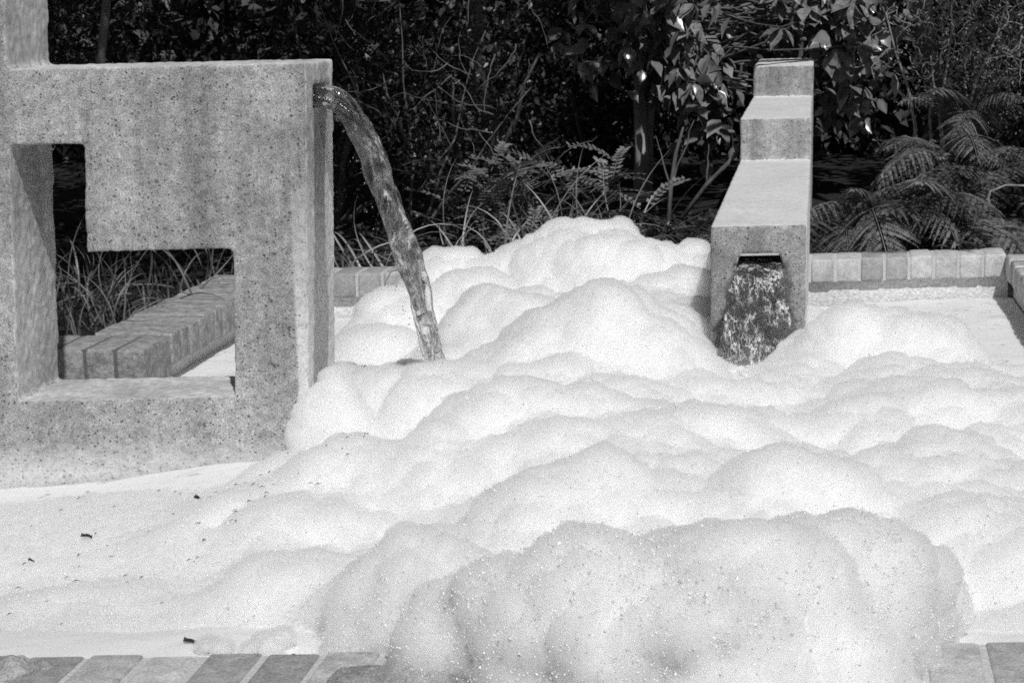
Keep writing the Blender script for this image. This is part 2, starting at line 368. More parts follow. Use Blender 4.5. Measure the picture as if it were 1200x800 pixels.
def tex(name, size, depth=2, ttype='CLOUDS'):
    t = bpy.data.textures.new(name, ttype); t.noise_scale = size
    if ttype == 'CLOUDS': t.noise_depth = depth
    return t
def weather(o, voxel, disp=((.05, .004), (.022, .005), (.012, .004))):
    m = o.modifiers.new('r', 'REMESH'); m.mode = 'VOXEL'; m.voxel_size = voxel
    m = o.modifiers.new('s', 'SMOOTH'); m.factor = .5; m.iterations = 2
    for s, a in disp:
        m = o.modifiers.new('d', 'DISPLACE'); m.texture = tex('n%g' % s, s); m.strength = a; m.mid_level = .5; m.texture_coords = 'GLOBAL'
def smooth_right_top(o):
    """right-facing sides and tops take the smooth, paler concrete; other faces stay rough"""
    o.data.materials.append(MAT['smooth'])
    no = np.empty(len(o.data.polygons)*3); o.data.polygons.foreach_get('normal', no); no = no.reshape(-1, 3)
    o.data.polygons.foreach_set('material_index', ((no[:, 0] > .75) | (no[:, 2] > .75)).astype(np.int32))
def cutter(v, f):
    c = link('cut', pmesh('cut', v, f)); return c
def cut(o, c):
    m = o.modifiers.new('b', 'BOOLEAN'); m.object = c; m.operation = 'DIFFERENCE'; m.solver = 'EXACT'

rootL = empty('concrete_fountain', (-1.8, 5.15, 0)); tag(rootL, 'weathered concrete fountain block with an L-shaped opening and a tall pillar at its left', 'fountain')
lean = lambda x, z: (x+.03*(z-1.176), 5.0+(x+2.047)*.158, z)
bodyL = link('concrete_body', cells([-2.47, -2.05, -1.862, -1.490, -1.300], [0, .508, .897, 1.176, 1.367, 2.7],
    {(0, 0), (0, 1), (0, 2), (0, 3), (0, 4), (1, 0), (1, 3), (2, 0), (2, 2), (2, 3), (3, 0), (3, 1), (3, 2), (3, 3)}, lean, (0, .305, 0)), rootL, MAT['block'])
v, f = prism([(-1.42, 5.205), (-1.2, 5.205), (-1.2, 5.390), (-1.42, 5.390)], 1.245, 1.308)
c = cutter(v, f); cut(bodyL, c); weather(bodyL, .0065); bake(bodyL); bpy.data.objects.remove(c)
bodyL.data.polygons.foreach_set('use_smooth', [True]*len(bodyL.data.polygons))
smooth_right_top(bodyL)

rootR = empty('concrete_fountain', (-.18, 7, 0)); tag(rootR, 'stepped concrete fountain tower with water pouring from a slot in its lowest front', 'fountain')
# profile along y, extruded along x
skew = Vector((.297, .045, 0))
bodyR = link('concrete_body', cells([6.36, 8.75, 10.43, 11.4], [0, .801, .978, 1.135], {(0, 0), (1, 0), (2, 0), (1, 1), (2, 1), (2, 2)},
    lambda y, z: (-.334+.012*(z-.8), y, z), tuple(skew)), rootR, MAT['tower'])
v = []
for y, xa, xb in ((6.2, 0, 0), (6.65, 0, 0)):
    s = (y-6.37)
    v += [(-.262, y+.01, .655), (-.108, y+.03, .655), (-.124, y+.03, .714), (-.243, y+.01, .714)]
f = [(0, 1, 2, 3), (7, 6, 5, 4), (0, 4, 5, 1), (1, 5, 6, 2), (2, 6, 7, 3), (3, 7, 4, 0)]
c = cutter(v, f)
bmt = bmesh.new(); bmt.from_mesh(c.data); bmesh.ops.recalc_face_normals(bmt, faces=bmt.faces); bmt.to_mesh(c.data); bmt.free()
cut(bodyR, c); weather(bodyR, .0085); bake(bodyR); bpy.data.objects.remove(c)
bodyR.data.polygons.foreach_set('use_smooth', [True]*len(bodyR.data.polygons))
smooth_right_top(bodyR)
lip = MB(); v, f = prism([(-.243, 6.362), (-.124, 6.380), (-.124, 6.47), (-.243, 6.45)], .708, .713); lip.add(v, f)
o = lip.build('spout_lip', MAT['mortar'], rootR)

# ------------------------------------------------------------------ running water
def fbm(p, s): return noise.noise(Vector(p)*s)
def jet(label, path, wy, th, side, nseg, nring, amp, name='water_jet', seed=0, mat='water'):
    """path: list of points; wy = half width along 'side' per point, th = half thickness per point"""
    P = [Vector(p) for p in path]; v = []; f = []; side = Vector(side).normalized()
    def samp(t, arr):
        x = t*(len(arr)-1); i = min(int(x), len(arr)-2); u = x-i
        a0, a1, a2, a3 = arr[max(i-1, 0)], arr[i], arr[i+1], arr[min(i+2, len(arr)-1)]
        return .5*((2*a1)+(a2-a0)*u+(2*a0-5*a1+4*a2-a3)*u*u+(3*a1-a0-3*a2+a3)*u**3)
    for i in range(nseg+1):
        t = i/nseg; p = samp(t, P); d = (samp(min(t+.01, 1), P)-samp(max(t-.01, 0), P)).normalized()
        nrm = d.cross(side).normalized(); a = samp(t, wy); b = samp(t, th); s = t*sum((P[k+1]-P[k]).length for k in range(len(P)-1))
        for j in range(nring):
            q = 2*math.pi*j/nring; cx, cy = math.cos(q), math.sin(q)
            ex = math.copysign(abs(cx)**.75, cx); ey = math.copysign(abs(cy)**.75, cy)
            ropes = noise.noise(Vector((cx*2.6+seed, cy*2.6, s*3.0)))*1.2 + noise.noise(Vector((cx*6, cy*6+seed, s*6)))*.8 + noise.noise(Vector((cx*12+seed, cy*12, s*13)))*.45
            k = 1 + amp*(.5+.5*t)*ropes
            v.append(p + side*(a*ex*k) + nrm*(b*ey*k) + side*(.02*t*noise.noise(Vector((s*11, seed, 0)))) + nrm*(.014*t*noise.noise(Vector((s*13, seed+5, 0)))))
    for i in range(nseg):
        for j in range(nring):
            f.append((i*nring+j, i*nring+(j+1) % nring, (i+1)*nring+(j+1) % nring, (i+1)*nring+j))
    f.append(tuple(reversed(range(nring)))); f.append(tuple(range(nseg*nring, (nseg+1)*nring)))
    bm = bmesh.new(); me = pmesh(name, v, f); bm.from_mesh(me); bmesh.ops.recalc_face_normals(bm, faces=bm.faces); bm.to_mesh(me); bm.free()
    o = link(name, me, None, MAT[mat], True); tag(o, label, 'water' if label else None); return o
JP = [(-1.42, 5.30, 1.270), (-1.30, 5.30, 1.272), (-1.235, 5.30, 1.240), (-1.175, 5.305, 1.130), (-1.128, 5.31, .990), (-1.088, 5.315, .845), (-1.05, 5.32, .68), (-1.03, 5.325, .57), (-1.022, 5.33, .47)]
def braid(label, path, strands, mat):
    """strands of water merging into one surface"""
    P = [Vector(p) for p in path]; B = []; n = 170
    def at(t):
        x = t*(len(P)-1); i = min(int(x), len(P)-2); u = x-i; a0, a1, a2, a3 = P[max(i-1, 0)], P[i], P[i+1], P[min(i+2, len(P)-1)]
        return .5*((2*a1)+(a2-a0)*u+(2*a0-5*a1+4*a2-a3)*u*u+(3*a1-a0-3*a2+a3)*u**3)
    side = Vector((0, 1, 0))
    for k, (v0, n0, r0_) in enumerate(strands):
        for i in range(n+1):
            t = i/n; p = at(t); d = (at(min(t+.01, 1))-at(max(t-.01, 0))).normalized(); nr = d.cross(side).normalized()
            w1 = noise.noise(Vector((t*4.2, k*7.3, 1))); w2 = noise.noise(Vector((t*4.2, k*7.3, 9))); w3 = noise.noise(Vector((t*17, k*5.1, 4))); g = min(1, t*2.2)
            sh = 1-.62*max(0, t-.18)
            q = p+side*(v0*sh+.035*w1*g)+nr*(n0*(1-.25*t)+.030*w2*g+.008*w3*g)
            r = r0_*(1-.45*t)*(1+.35*noise.noise(Vector((t*11, k*3.7, 2)))*g)
            if t > .72 and noise.noise(Vector((t*9, k*4.4, 7))) > .42: continue
            B.append((q.x, q.y, q.z, r, r, r*1.15))
    Vs = []; Fs = []; m_ = 0
    for (x, y, z, a_, b_, c_) in B:
        Vs.append(I1[0]*np.array([a_, b_, c_])+np.array([x, y, z])); Fs.append(I1[1]+m_); m_ += len(I1[0])
    o = link('water_jet', fast_mesh('water_jet', np.concatenate(Vs), np.concatenate(Fs)), None, MAT[mat])
    m = o.modifiers.new('r', 'REMESH'); m.mode = 'VOXEL'; m.voxel_size = .0032
    m = o.modifiers.new('s', 'SMOOTH'); m.factor = .5; m.iterations = 9
    m = o.modifiers.new('d', 'DISPLACE'); m.texture = tex('ripple', .03, 0); m.strength = .004; m.mid_level = .5; m.texture_coords = 'GLOBAL'
    bake(o); o.data.polygons.foreach_set('use_smooth', [True]*len(o.data.polygons))
    if not o.data.materials: o.data.materials.append(MAT[mat])
    tag(o, label, 'water'); return o
def ico(sub):
    bm = bmesh.new(); bmesh.ops.create_icosphere(bm, subdivisions=sub, radius=1)
    v = np.array([x.co[:] for x in bm.verts]); f = np.array([[q.index for q in g.verts] for g in bm.faces]); bm.free(); return v, f
I1 = ico(2)
def fast_mesh(name, V, F):
    me = bpy.data.meshes.new(name); V = np.asarray(V, dtype=np.float32); F = np.asarray(F, dtype=np.int32); k = F.shape[1]
    me.vertices.add(len(V)); me.vertices.foreach_set('co', V.ravel())
    me.loops.add(F.size); me.loops.foreach_set('vertex_index', F.ravel())
    me.polygons.add(len(F)); me.polygons.foreach_set('loop_start', np.arange(0, F.size, k, dtype=np.int32))
    me.update(calc_edges=True); me.validate(); return me
def tex(name, size, depth=2, ttype='CLOUDS'):
    t = bpy.data.textures.new(name, ttype); t.noise_scale = size
    if ttype == 'CLOUDS': t.noise_depth = depth
    return t
main = braid('clear rope of water arching from the slot in the end of the left block', JP,
    [(-.070, .004, .017), (-.045, -.004, .019), (-.02, .005, .021), (.005, -.003, .021), (.03, .004, .020), (.055, -.004, .018), (.072, .002, .015), (-.03, .018, .014), (.02, .02, .015), (.0, -.018, .014), (-.05, .015, .012)], 'water')
def drops(parent, spots):
    mb = MB()
    for (x, y, z, r) in spots:
        v_, f_ = I0; mb.add([(x+r*q[0], y+r*q[1], z+r*1.3*q[2]) for q in v_], [tuple(int(i) for i in g) for g in f_])
    o = mb.build('droplets', MAT['water'], parent, True); o['kind'] = 'stuff'
I0 = ico(1)
drops(main, [(-1.03+random.gauss(0, .045)-.02, 5.30+random.gauss(0, .05), random.uniform(.50, .72), random.uniform(.001, .0022)) for _ in range(40)]
          + [(JP[3][0]+(JP[6][0]-JP[3][0])*t-.045+random.gauss(0, .010), 5.3, JP[3][2]+(JP[6][2]-JP[3][2])*t, random.uniform(.0012, .003)) for t in [random.random() for _ in range(26)]])
sheetw = jet('wide ragged sheet of water falling from the slot of the stepped tower',
    [(-.185, 6.50, .672), (-.185, 6.40, .672), (-.185, 6.335, .655), (-.188, 6.300, .600), (-.192, 6.275, .53), (-.200, 6.255, .45), (-.218, 6.24, .36), (-.23, 6.23, .27)],
    [.066, .066, .070, .078, .084, .086, .080, .07], [.012, .012, .014, .016, .018, .02, .02, .02], (1, .15, 0), 300, 240, .42, seed=3.3, mat='water_sheet')
drops(sheetw, [(-.21+random.gauss(0, .07), 6.17+random.gauss(0, .04), random.uniform(.34, .48), random.uniform(.001, .0025)) for _ in range(90)])

# ------------------------------------------------------------------ foam
LOBES = [(-0.814, 7.516, 0.446, 0.237), (-1.007, 7.517, 0.443, 0.175), (-0.617, 7.427, 0.447, 0.181), (-0.476, 7.457, 0.472, 0.131), (-1.366, 7.533, 0.454, 0.128), (-1.160, 7.499, 0.416, 0.143), (-0.405, 7.074, 0.460, 0.089), (-0.521, 5.806, 0.361, 0.343), (-0.938, 6.183, 0.394, 0.185), (-1.188, 7.043, 0.395, 0.150), (-1.407, 6.906, 0.357, 0.148), (-1.452, 6.548, 0.316, 0.127), (-1.005, 5.187, 0.507, 0.076), (-1.148, 5.486, 0.362, 0.142), (-1.236, 5.331, 0.345, 0.127), (-1.258, 5.115, 0.462, 0.053), (-1.249, 5.153, 0.548, 0.036), (0.101, 6.060, 0.348, 0.202), (0.284, 5.987, 0.376, 0.149), (0.391, 5.580, 0.362, 0.120), (0.495, 5.233, 0.351, 0.122), (0.316, 5.084, 0.367, 0.148), (0.013, 6.009, 0.398, 0.113), (-0.729, 4.771, 0.376, 0.215), (-1.096, 4.532, 0.346, 0.149), (-0.157, 4.736, 0.359, 0.156), (0.101, 4.830, 0.394, 0.162), (0.290, 4.648, 0.360, 0.155), (-0.887, 4.500, 0.379, 0.156), (-1.306, 4.774, 0.306, 0.105), (-0.526, 3.992, 0.433, 0.163), (-0.051, 4.157, 0.446, 0.132), (0.344, 4.120, 0.351, 0.121), (-0.997, 4.103, 0.346, 0.126), (-0.734, 3.454, 0.424, 0.106), (-0.646, 3.396, 0.465, 0.089), (-0.117, 3.128, 0.561, 0.127)]
FRONT = [(0.071, 3.163, 0.600, 0.088), (-0.012, 3.140, 0.576, 0.094), (-0.365, 3.114, 0.583, 0.097), (-0.228, 3.085, 0.574, 0.096), (-0.290, 3.110, 0.587, 0.081), (-0.486, 3.143, 0.551, 0.088), (-0.423, 3.081, 0.525, 0.094), (-0.556, 3.222, 0.489, 0.085), (0.151, 3.303, 0.547, 0.059), (0.200, 3.429, 0.481, 0.044), (-0.164, 3.000, 0.547, 0.103), (-0.096, 3.081, 0.543, 0.086), (-0.311, 3.044, 0.515, 0.106), (-0.871, 3.562, 0.369, 0.079), (-0.786, 3.469, 0.401, 0.077), (-0.689, 3.303, 0.432, 0.076), (-0.769, 3.320, 0.414, 0.062), (-0.590, 3.167, 0.461, 0.077)]
def ico(sub):
    bm = bmesh.new(); bmesh.ops.create_icosphere(bm, subdivisions=sub, radius=1)
    v = np.array([x.co[:] for x in bm.verts]); f = np.array([[q.index for q in g.verts] for g in bm.faces]); bm.free(); return v, f
I2 = ico(2); I3 = ico(3)
def fast_mesh(name, V, F):
    me = bpy.data.meshes.new(name); V = np.asarray(V, dtype=np.float32); F = np.asarray(F, dtype=np.int32); k = F.shape[1]
    me.vertices.add(len(V)); me.vertices.foreach_set('co', V.ravel())
    me.loops.add(F.size); me.loops.foreach_set('vertex_index', F.ravel())
    me.polygons.add(len(F)); me.polygons.foreach_set('loop_start', np.arange(0, F.size, k, dtype=np.int32))
    me.update(calc_edges=True); me.validate(); return me
def foam(name, balls, voxel, smooth, disp, dents=(), mat='foam', fade=0, feather=0):
    Vs, Fs, k = [], [], 0
    for (x, y, z, rx, ry, rz) in balls:
        iv, jf = I3 if max(rx, ry) > .08 else I2
        Vs.append(iv*np.array([rx, ry, rz])+np.array([x, y, z])); Fs.append(jf+k); k += len(iv)
    o = link(name, fast_mesh(name, np.concatenate(Vs), np.concatenate(Fs)), None, MAT[mat])
    m = o.modifiers.new('r', 'REMESH'); m.mode = 'VOXEL'; m.voxel_size = voxel
    m = o.modifiers.new('s', 'SMOOTH'); m.factor = .5; m.iterations = smooth
    bake(o)
    n = len(o.data.vertices); co = np.empty(n*3, dtype=np.float32); o.data.vertices.foreach_get('co', co); co = co.reshape(-1, 3)
    for (cx, cy, z0, wx, sx, sf, sb) in dents:      # hollows churned by the falling water
        dx = np.maximum(0, np.abs(co[:, 0]-cx)-wx); dy = co[:, 1]-cy
        cap = z0 + sx*dx + np.where(dy < 0, -dy*sf, dy*sb); z = co[:, 2]; k = .035
        mn = np.minimum(z, cap); co[:, 2] = mn - k*np.log1p(np.exp(-np.abs(z-cap)/k))*(np.abs(z-cap) < .3)
    if dents: o.data.vertices.foreach_set('co', co.ravel()); o.data.update()
    vg = o.vertex_groups.new(name='thick') if fade else None
    if fade:                                        # the thin margins stay flat
        q = np.clip((co[:, 2]-fade)/.13, 0, 1); q = (q*q*(3-2*q)*16).astype(int)
        for lv in range(1, 17): vg.add(np.nonzero(q == lv)[0].tolist(), lv/16, 'REPLACE')
    for s, a in disp:
        m = o.modifiers.new('d', 'DISPLACE'); m.texture = tex('f%g' % s, s, 2, 'CLOUDS' if a > 0 else 'VORONOI'); m.strength = a; m.mid_level = .5; m.texture_coords = 'GLOBAL'
        if fade: m.vertex_group = 'thick'
        if a < 0: m = o.modifiers.new('s', 'SMOOTH'); m.factor = .5; m.iterations = 2
    if fade and feather:
        m = o.modifiers.new('s', 'SMOOTH'); m.factor = .8; m.iterations = 90; m.vertex_group = 'thick'; m.invert_vertex_group = True
    bake(o); o.data.polygons.foreach_set('use_smooth', [True]*len(o.data.polygons))
    if not o.data.materials: o.data.materials.append(MAT[mat])
    if False:                                     # margins thin out to nothing
        n = len(o.data.vertices); co = np.empty(n*3, dtype=np.float32); o.data.vertices.foreach_get('co', co); co = co.reshape(-1, 3)
        hh = co[:, 2]-feather; q = np.clip(hh/.17, 0, 1); co[:, 2] = np.where(hh > 0, feather+hh*(q*q*(3-2*q)), co[:, 2])
        o.data.vertices.foreach_set('co', co.ravel()); o.data.update()
    return o
def airy(o, t):
    """loose outermost bubbles: a thin scattering layer over the dense body"""
    c = link('loose_suds', o.data.copy(), o); c.data.materials.clear(); c.data.materials.append(MAT['suds'])
    m = c.modifiers.new('d', 'DISPLACE'); m.strength = t; m.mid_level = 0
    m = c.modifiers.new('d', 'DISPLACE'); m.texture = tex('loose', .022); m.strength = t*.9; m.mid_level = .35; m.texture_coords = 'GLOBAL'
    m = c.modifiers.new('d', 'DISPLACE'); m.texture = tex('puffs', .06, 2, 'VORONOI'); m.strength = -t*.4; m.mid_level = .4; m.texture_coords = 'GLOBAL'
    bake(c); c.data.polygons.foreach_set('use_smooth', [True]*len(c.data.polygons))
def bubbles(o, n, y1):
    """single bubbles standing out of the suds on the side towards the daylight"""
    me = o.children[0].data; nv = len(me.vertices)
    co = np.empty(nv*3); me.vertices.foreach_get('co', co); co = co.reshape(-1, 3); no = np.empty(nv*3); me.vertices.foreach_get('normal', no); no = no.reshape(-1, 3)
    ok = np.nonzero((no[:, 2] > -.3) & (no[:, 1] < .6) & (co[:, 2] > .32) & (co[:, 1] < y1))[0]; wt = 1/np.maximum(co[ok, 1]-2.2, .6); k = RNG.choice(ok, n, p=wt/wt.sum())
    r = RNG.uniform(.0009, .0024, n)*(1+.6*(RNG.random(n) > .93)); p = co[k]+no[k]*RNG.uniform(-.006, .0008, n)[:, None]+RNG.normal(0, .003, (n, 3))
    t = np.array([(1, 0, 0), (-1, 0, 0), (0, 1, 0), (0, -1, 0), (0, 0, 1), (0, 0, -1)], float); f = np.array([(0, 2, 4), (2, 1, 4), (1, 3, 4), (3, 0, 4), (2, 0, 5), (1, 2, 5), (3, 1, 5), (0, 3, 5)])
    V = p[:, None, :]+t[None]*r[:, None, None]; F = f[None]+(np.arange(n)*6)[:, None, None]
    q = link('bubbles', fast_mesh('bubbles', V.reshape(-1, 3), F.reshape(-1, 3)), o, MAT['bubble'], True); q['kind'] = 'stuff'
def heap(lobes, rnd, nchild=4, skirt=1.45, floor=.22, lead=.25):
    B = []
    for (x, y, z, r) in lobes:
        B.append((x, y, z+r*.12, r*1.25, r*1.25, r*.86))
        h = z+r*.45-floor
        B.append((x, y-lead*r, floor+h*.30, r*skirt*1.35, r*skirt*1.35, h*.72))
        for _ in range(nchild if r > .085 else 0):
            a = rnd.uniform(0, 2*math.pi); e = rnd.uniform(.1, 1.3); q = r*rnd.uniform(.3, .6)
            k = r-q*rnd.uniform(.6, .85)
            B.append((x+k*math.cos(a)*math.cos(e), y+k*math.sin(a)*math.cos(e), z+k*math.sin(e)*.95, q, q, q*.95))
    return B
rnd = random.Random(11)
# wide flat body under the billows, thinning out towards the left
LOW = [(-.62, 6.75, .25, .85, .85, .26), (-.55, 5.5, .25, .85, .85, .28), (-.45, 4.5, .25, .80, .75, .29), (.25, 5.1, .25, .60, .95, .26), (.35, 4.2, .25, .55, .7, .26), (-.3, 3.85, .27, .75, .5, .25), (-1.12, 5.5, .25, .42, .4, .27),
       (-.85, 4.35, .25, .75, .85, .21), (-1.70, 4.15, .215, 1.0, .80, .105), (-1.45, 4.3, .215, .85, .75, .13), (-.75, 3.72, .28, .5, .34, .18), (-1.12, 3.66, .24, .72, .38, .15), (-1.35, 3.7, .22, .75, .40, .12), (.62, 5.9, .25, .5, .6, .15)]
o = foam('foam_heap', heap(LOBES, rnd)+LOW, .011, 26, ((.45, .09), (.30, -.095), (.15, -.035), (.075, -.026), (.045, -.014), (.10, .02), (.03, .016)), ((-.215, 6.12, .335, .02, 1.0, .17, .3),), 'foam', .30, .275)
airy(o, .020); bubbles(o, 26000, 8.0); tag(o, 'great billowing heap of white soap foam filling the pool between the two fountains', 'foam')
o = foam('foam_heap', heap([(x, y+.03+.10*min(1, max(0, (x+.25)/.35)), z-.02*min(1, max(0, (x+.25)/.35)), r) for x, y, z, r in FRONT], rnd, skirt=.95, floor=.42, lead=.05), .009, 26, ((.3, .05), (.24, -.035), (.12, -.016), (.06, -.026), (.035, -.012), (.08, .02), (.024, .014)), (), 'foam', .44)
airy(o, .019); bubbles(o, 11000, 4.0); tag(o, 'foremost bulging clump of foam spilling over the brick edge at the bottom', 'foam')
def scrap(cx, cy, cz, s, n, sd):
    q = random.Random(sd); return [(cx+q.gauss(0, .45)*s, cy+q.gauss(0, .35)*s, cz+q.uniform(-.2, .1)*s, s*q.uniform(.3, .65), s*q.uniform(.3, .6), s*q.uniform(.25, .5)) for _ in range(n)]
for (bl, lab, mt) in ((scrap(-.955, 3.33, .425, .045, 9, 1), 'small ragged foam scrap, the larger of two resting at the edge of the near bricks', 'foam'),
                  (scrap(-1.045, 3.31, .425, .028, 7, 2), 'tiny foam scrap left of a larger one at the edge of the near bricks', 'foam'),
                  ([(-1.325, 3.085, .445, .060, .05, .026), (-1.29, 3.10, .445, .04, .03, .02), (-1.36, 3.07, .445, .04, .05, .024)], 'flat glistening patch of suds on the near bricks at bottom left', 'wet_foam')):
    o = foam('foam_scrap', bl, .0035, 2, ((.03, .014), (.012, .012)), (), mt)
    tag(o, lab, 'foam')
    if mt == 'foam': airy(o, .007)
for bl, lab in ((scrap(-1.03, 5.29, .53, .07, 40, 5), 'churned froth where the arching water strikes the foam'), (scrap(-.21, 6.12, .345, .11, 70, 6)+scrap(-.29, 6.05, .40, .06, 30, 8), 'ragged froth where the tower water plunges into the foam')):
    bl = [(x, y, z, a*.45, b_*.45, c_*.6) for x, y, z, a, b_, c_ in bl]
    o = foam('foam_froth', bl, .004, 2, ((.02, .012), (.008, .006))); tag(o, lab, 'foam')
fr_ = [(x, nearY(x)-.135-.05*math.sin((x+.75)*math.pi/.98)+rnd.uniform(-.012, .012), .452, rnd.uniform(.03, .06), rnd.uniform(.05, .07), rnd.uniform(.005, .010)) for x in np.linspace(-.74, -.30, 34)]
fr_ += [] and [(-.74+.03*k, nearY(-.74)-.03-.028*k+rnd.uniform(-.01, .01), .452, .04, .035, rnd.uniform(.008, .02)) for k in range(5)]
o = foam('foam_fringe', fr_, .006, 3, ((.03, .014), (.010, .010)), (), 'wet_foam')
tag(o, 'dark soggy fringe of suds on the bricks along the foot of the front clump', 'foam')
# flat suds on the water
def sheet():
    nx, ny = 420, 420; V = []; idx = -np.ones((ny+1, nx+1), int); F = []
    for j in range(ny+1):
        for i in range(nx+1):
            x = -4.4+5.17*i/nx; y0 = nearY(x)+.012; y1 = backY(x)+.03; y = y0+(y1-y0)*j/ny
            d = min(y1-y, .5)
            z = .285 - .014*max(0, 1-d/.5) + .018*noise.noise(Vector((x*1.3, y*1.3, 0))) + .006*noise.noise(Vector((x*6, y*6, 3))) + .002*noise.noise(Vector((x*25, y*25, 5)))
            # domed up against the near bricks
            e = max(0, 1-(y-y0)/.9); z += .13*e*e*(3-2*e)*(1 if True else 0)
            # and up against the foot of the heap
            s = ((x+1.45)*(-1.6)-(y-5.0)*.65)/1.727; t = min(1, max(0, 1-(s+.05)/.60)); u = min(1, max(0, (s+.75)/.4)); g2 = min(1, max(0, (y-y0)/.8)); z += .05*t*t*(3-2*t)*u*g2*(1 if y < 5.3 else max(0, 1-(y-5.3)/.3))
            # suds stop short of the concrete and of the far wall
            fy = 5.0+(x+2.047)*.158
            g = fy-y+.012*noise.noise(Vector((x*9, 0, 0)))
            if x < -1.27 and -.34 < g < .022: z = .23
            if d < .012+.01*noise.noise(Vector((x*14, 1, 1))): z = .23
            if x > -.06 and ((x-.0)/.16)**2+((y-(y1-.03))/.11)**2 < 1: z = .225
            V.append((x, y, z))
    for j in range(ny):
        for i in range(nx):
            a = j*(nx+1)+i; F.append((a, a+1, a+nx+2, a+nx+1))
    o = link('foam_sheet', fast_mesh('foam_sheet', V, F), None, MAT['foam_flat'], True)
    tag(o, 'smooth flat sheet of suds covering the water around the heap', 'foam', kind='stuff')
sheet()
# ------------------------------------------------------------------ plants
LEAF = (np.array([(0, 0, 0), (-.26, .42, .06), (0, .46, 0), (.26, .42, .06), (0, 1, -.12)]), np.array([(0, 2, 1), (0, 3, 2), (1, 2, 4), (2, 3, 4)]))
def frames(d, roll):
    d = d/np.linalg.norm(d, axis=1, keepdims=True)
    u = np.tile(np.array([0, 0, 1.]), (len(d), 1)); u[np.abs(d[:, 2]) > .97] = (1, 0, 0)
    x = np.cross(d, u); x /= np.linalg.norm(x, axis=1, keepdims=True); z = np.cross(x, d)
    c, s = np.cos(roll)[:, None], np.sin(roll)[:, None]
    x2 = x*c+z*s; z2 = z*c-x*s
    return np.stack([x2, d, z2], axis=2)          # columns
def cloud(name, pos, dirs, size, mat, parent=None, tpl=LEAF, roll=.7, smooth=False):
    n = len(pos); tv, tf = tpl
    A = frames(dirs, RNG.normal(0, roll, n))
    V = np.einsum('nij,kj->nki', A, tv)*size[:, None, None]+pos[:, None, :]
    F = (tf[None]+(np.arange(n)*len(tv))[:, None, None]).reshape(-1, tf.shape[1])
    return link(name, fast_mesh(name, V.reshape(-1, 3), F), parent, mat, smooth)
def rdir(n, up=.0, fwd=0.):
    d = RNG.normal(0, 1, (n, 3)); d[:, 2] += up; d[:, 1] -= fwd; return d
def clumps(n, c, r, ncl, spread=.28):
    """points gathered in clumps through an ellipsoid, with gaps between them"""
    cc = RNG.normal(0, 1, (ncl, 3)); cc /= np.linalg.norm(cc, axis=1, keepdims=True); cc *= (RNG.uniform(.15, 1, (ncl, 1)))**.45
    k = RNG.integers(0, ncl, n); p = cc[k]+RNG.normal(0, spread, (n, 3))
    return p*np.array(r)+np.array(c)
def limbs(mb, base, tips, r0, kink=.12, n=6):
    for t in tips:
        b = Vector(base); t = Vector(t); L = (t-b).length
        pts = [b.lerp(t, k/n)+Vector((random.uniform(-1, 1), random.uniform(-1, 1), random.uniform(-.4, .6)))*kink*L*.25*math.sin(math.pi*k/n) for k in range(n+1)]
        mb.tube(pts, [r0*(1-.8*k/n) for k in range(n+1)], 5)
def shrub(name, label, base, c, r, nl, size, mat, ncl=40, cat='shrub', group=None, spread=.12, trunk=.025, keep=None, stems=7, up=.1):
    root = empty(name, base); tag(root, label, cat, group)
    p = clumps(nl, c, r, ncl, spread); 
    p = p[p[:, 2] > .40]
    if keep is not None: p = p[keep(p)]
    cloud('foliage', p, rdir(len(p), up, .4), RNG.uniform(.6, 1.3, len(p))*size, mat, root)['kind'] = 'stuff'
    mb = MB(); limbs(mb, (base[0], base[1], .34), [tuple(p[RNG.integers(len(p))]) for _ in range(stems)], trunk); mb.build('branches', MAT['bark'], root, True)
    return root
# dark mass of shrubs behind
g = 'dark shrubs in the shade behind the pool'
for k, (x, y, zr, nl, sz, lab) in enumerate(((-4.6, 10.3, 1.0, 9000, .030, 'dark fine-leaved shrub in the shade, leftmost behind the concrete pillar'),
        (-3.5, 10.2, 1.0, 10000, .028, 'dark fine-leaved shrub rising behind the left concrete block'),
        (-2.45, 10.2, .95, 10000, .026, 'dense small-leaved shrub behind the arching water'),
        (-1.75, 9.9, .8, 7000, .030, 'dark shrub with scattered bright leaf glints right of the arching water'),
        (-1.45, 12.9, .95, 7000, .05, 'deeply shaded shrub between the arching water and the slim tree trunk'),
        (1.12, 10.6, .95, 9000, .028, 'dark shrub behind the tangle of pale twigs at top right'),
        (1.6, 10.4, 1.0, 7000, .03, 'dark shrub at the right edge above the ferns'))):
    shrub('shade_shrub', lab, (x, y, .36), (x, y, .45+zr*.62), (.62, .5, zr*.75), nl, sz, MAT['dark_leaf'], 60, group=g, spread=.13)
root = empty('background_hedge', (-2, 14.3, .36)); tag(root, 'tall dark hedge closing off the garden at the very back', 'hedge')
p = np.stack([RNG.uniform(-8, 4.5, 26000), RNG.normal(14.2, .35, 26000), RNG.uniform(.3, 4.6, 26000)], 1)
cloud('foliage', p, rdir(len(p), 0, .6), RNG.uniform(.09, .17, len(p)), MAT['canopy'], root)['kind'] = 'stuff'
v, f = prism([(-8, 14.5), (4.5, 14.5), (4.5, 15), (-8, 15)], .3, 4.4); o = link('core', pmesh('core', v, f), root, MAT['soil'])
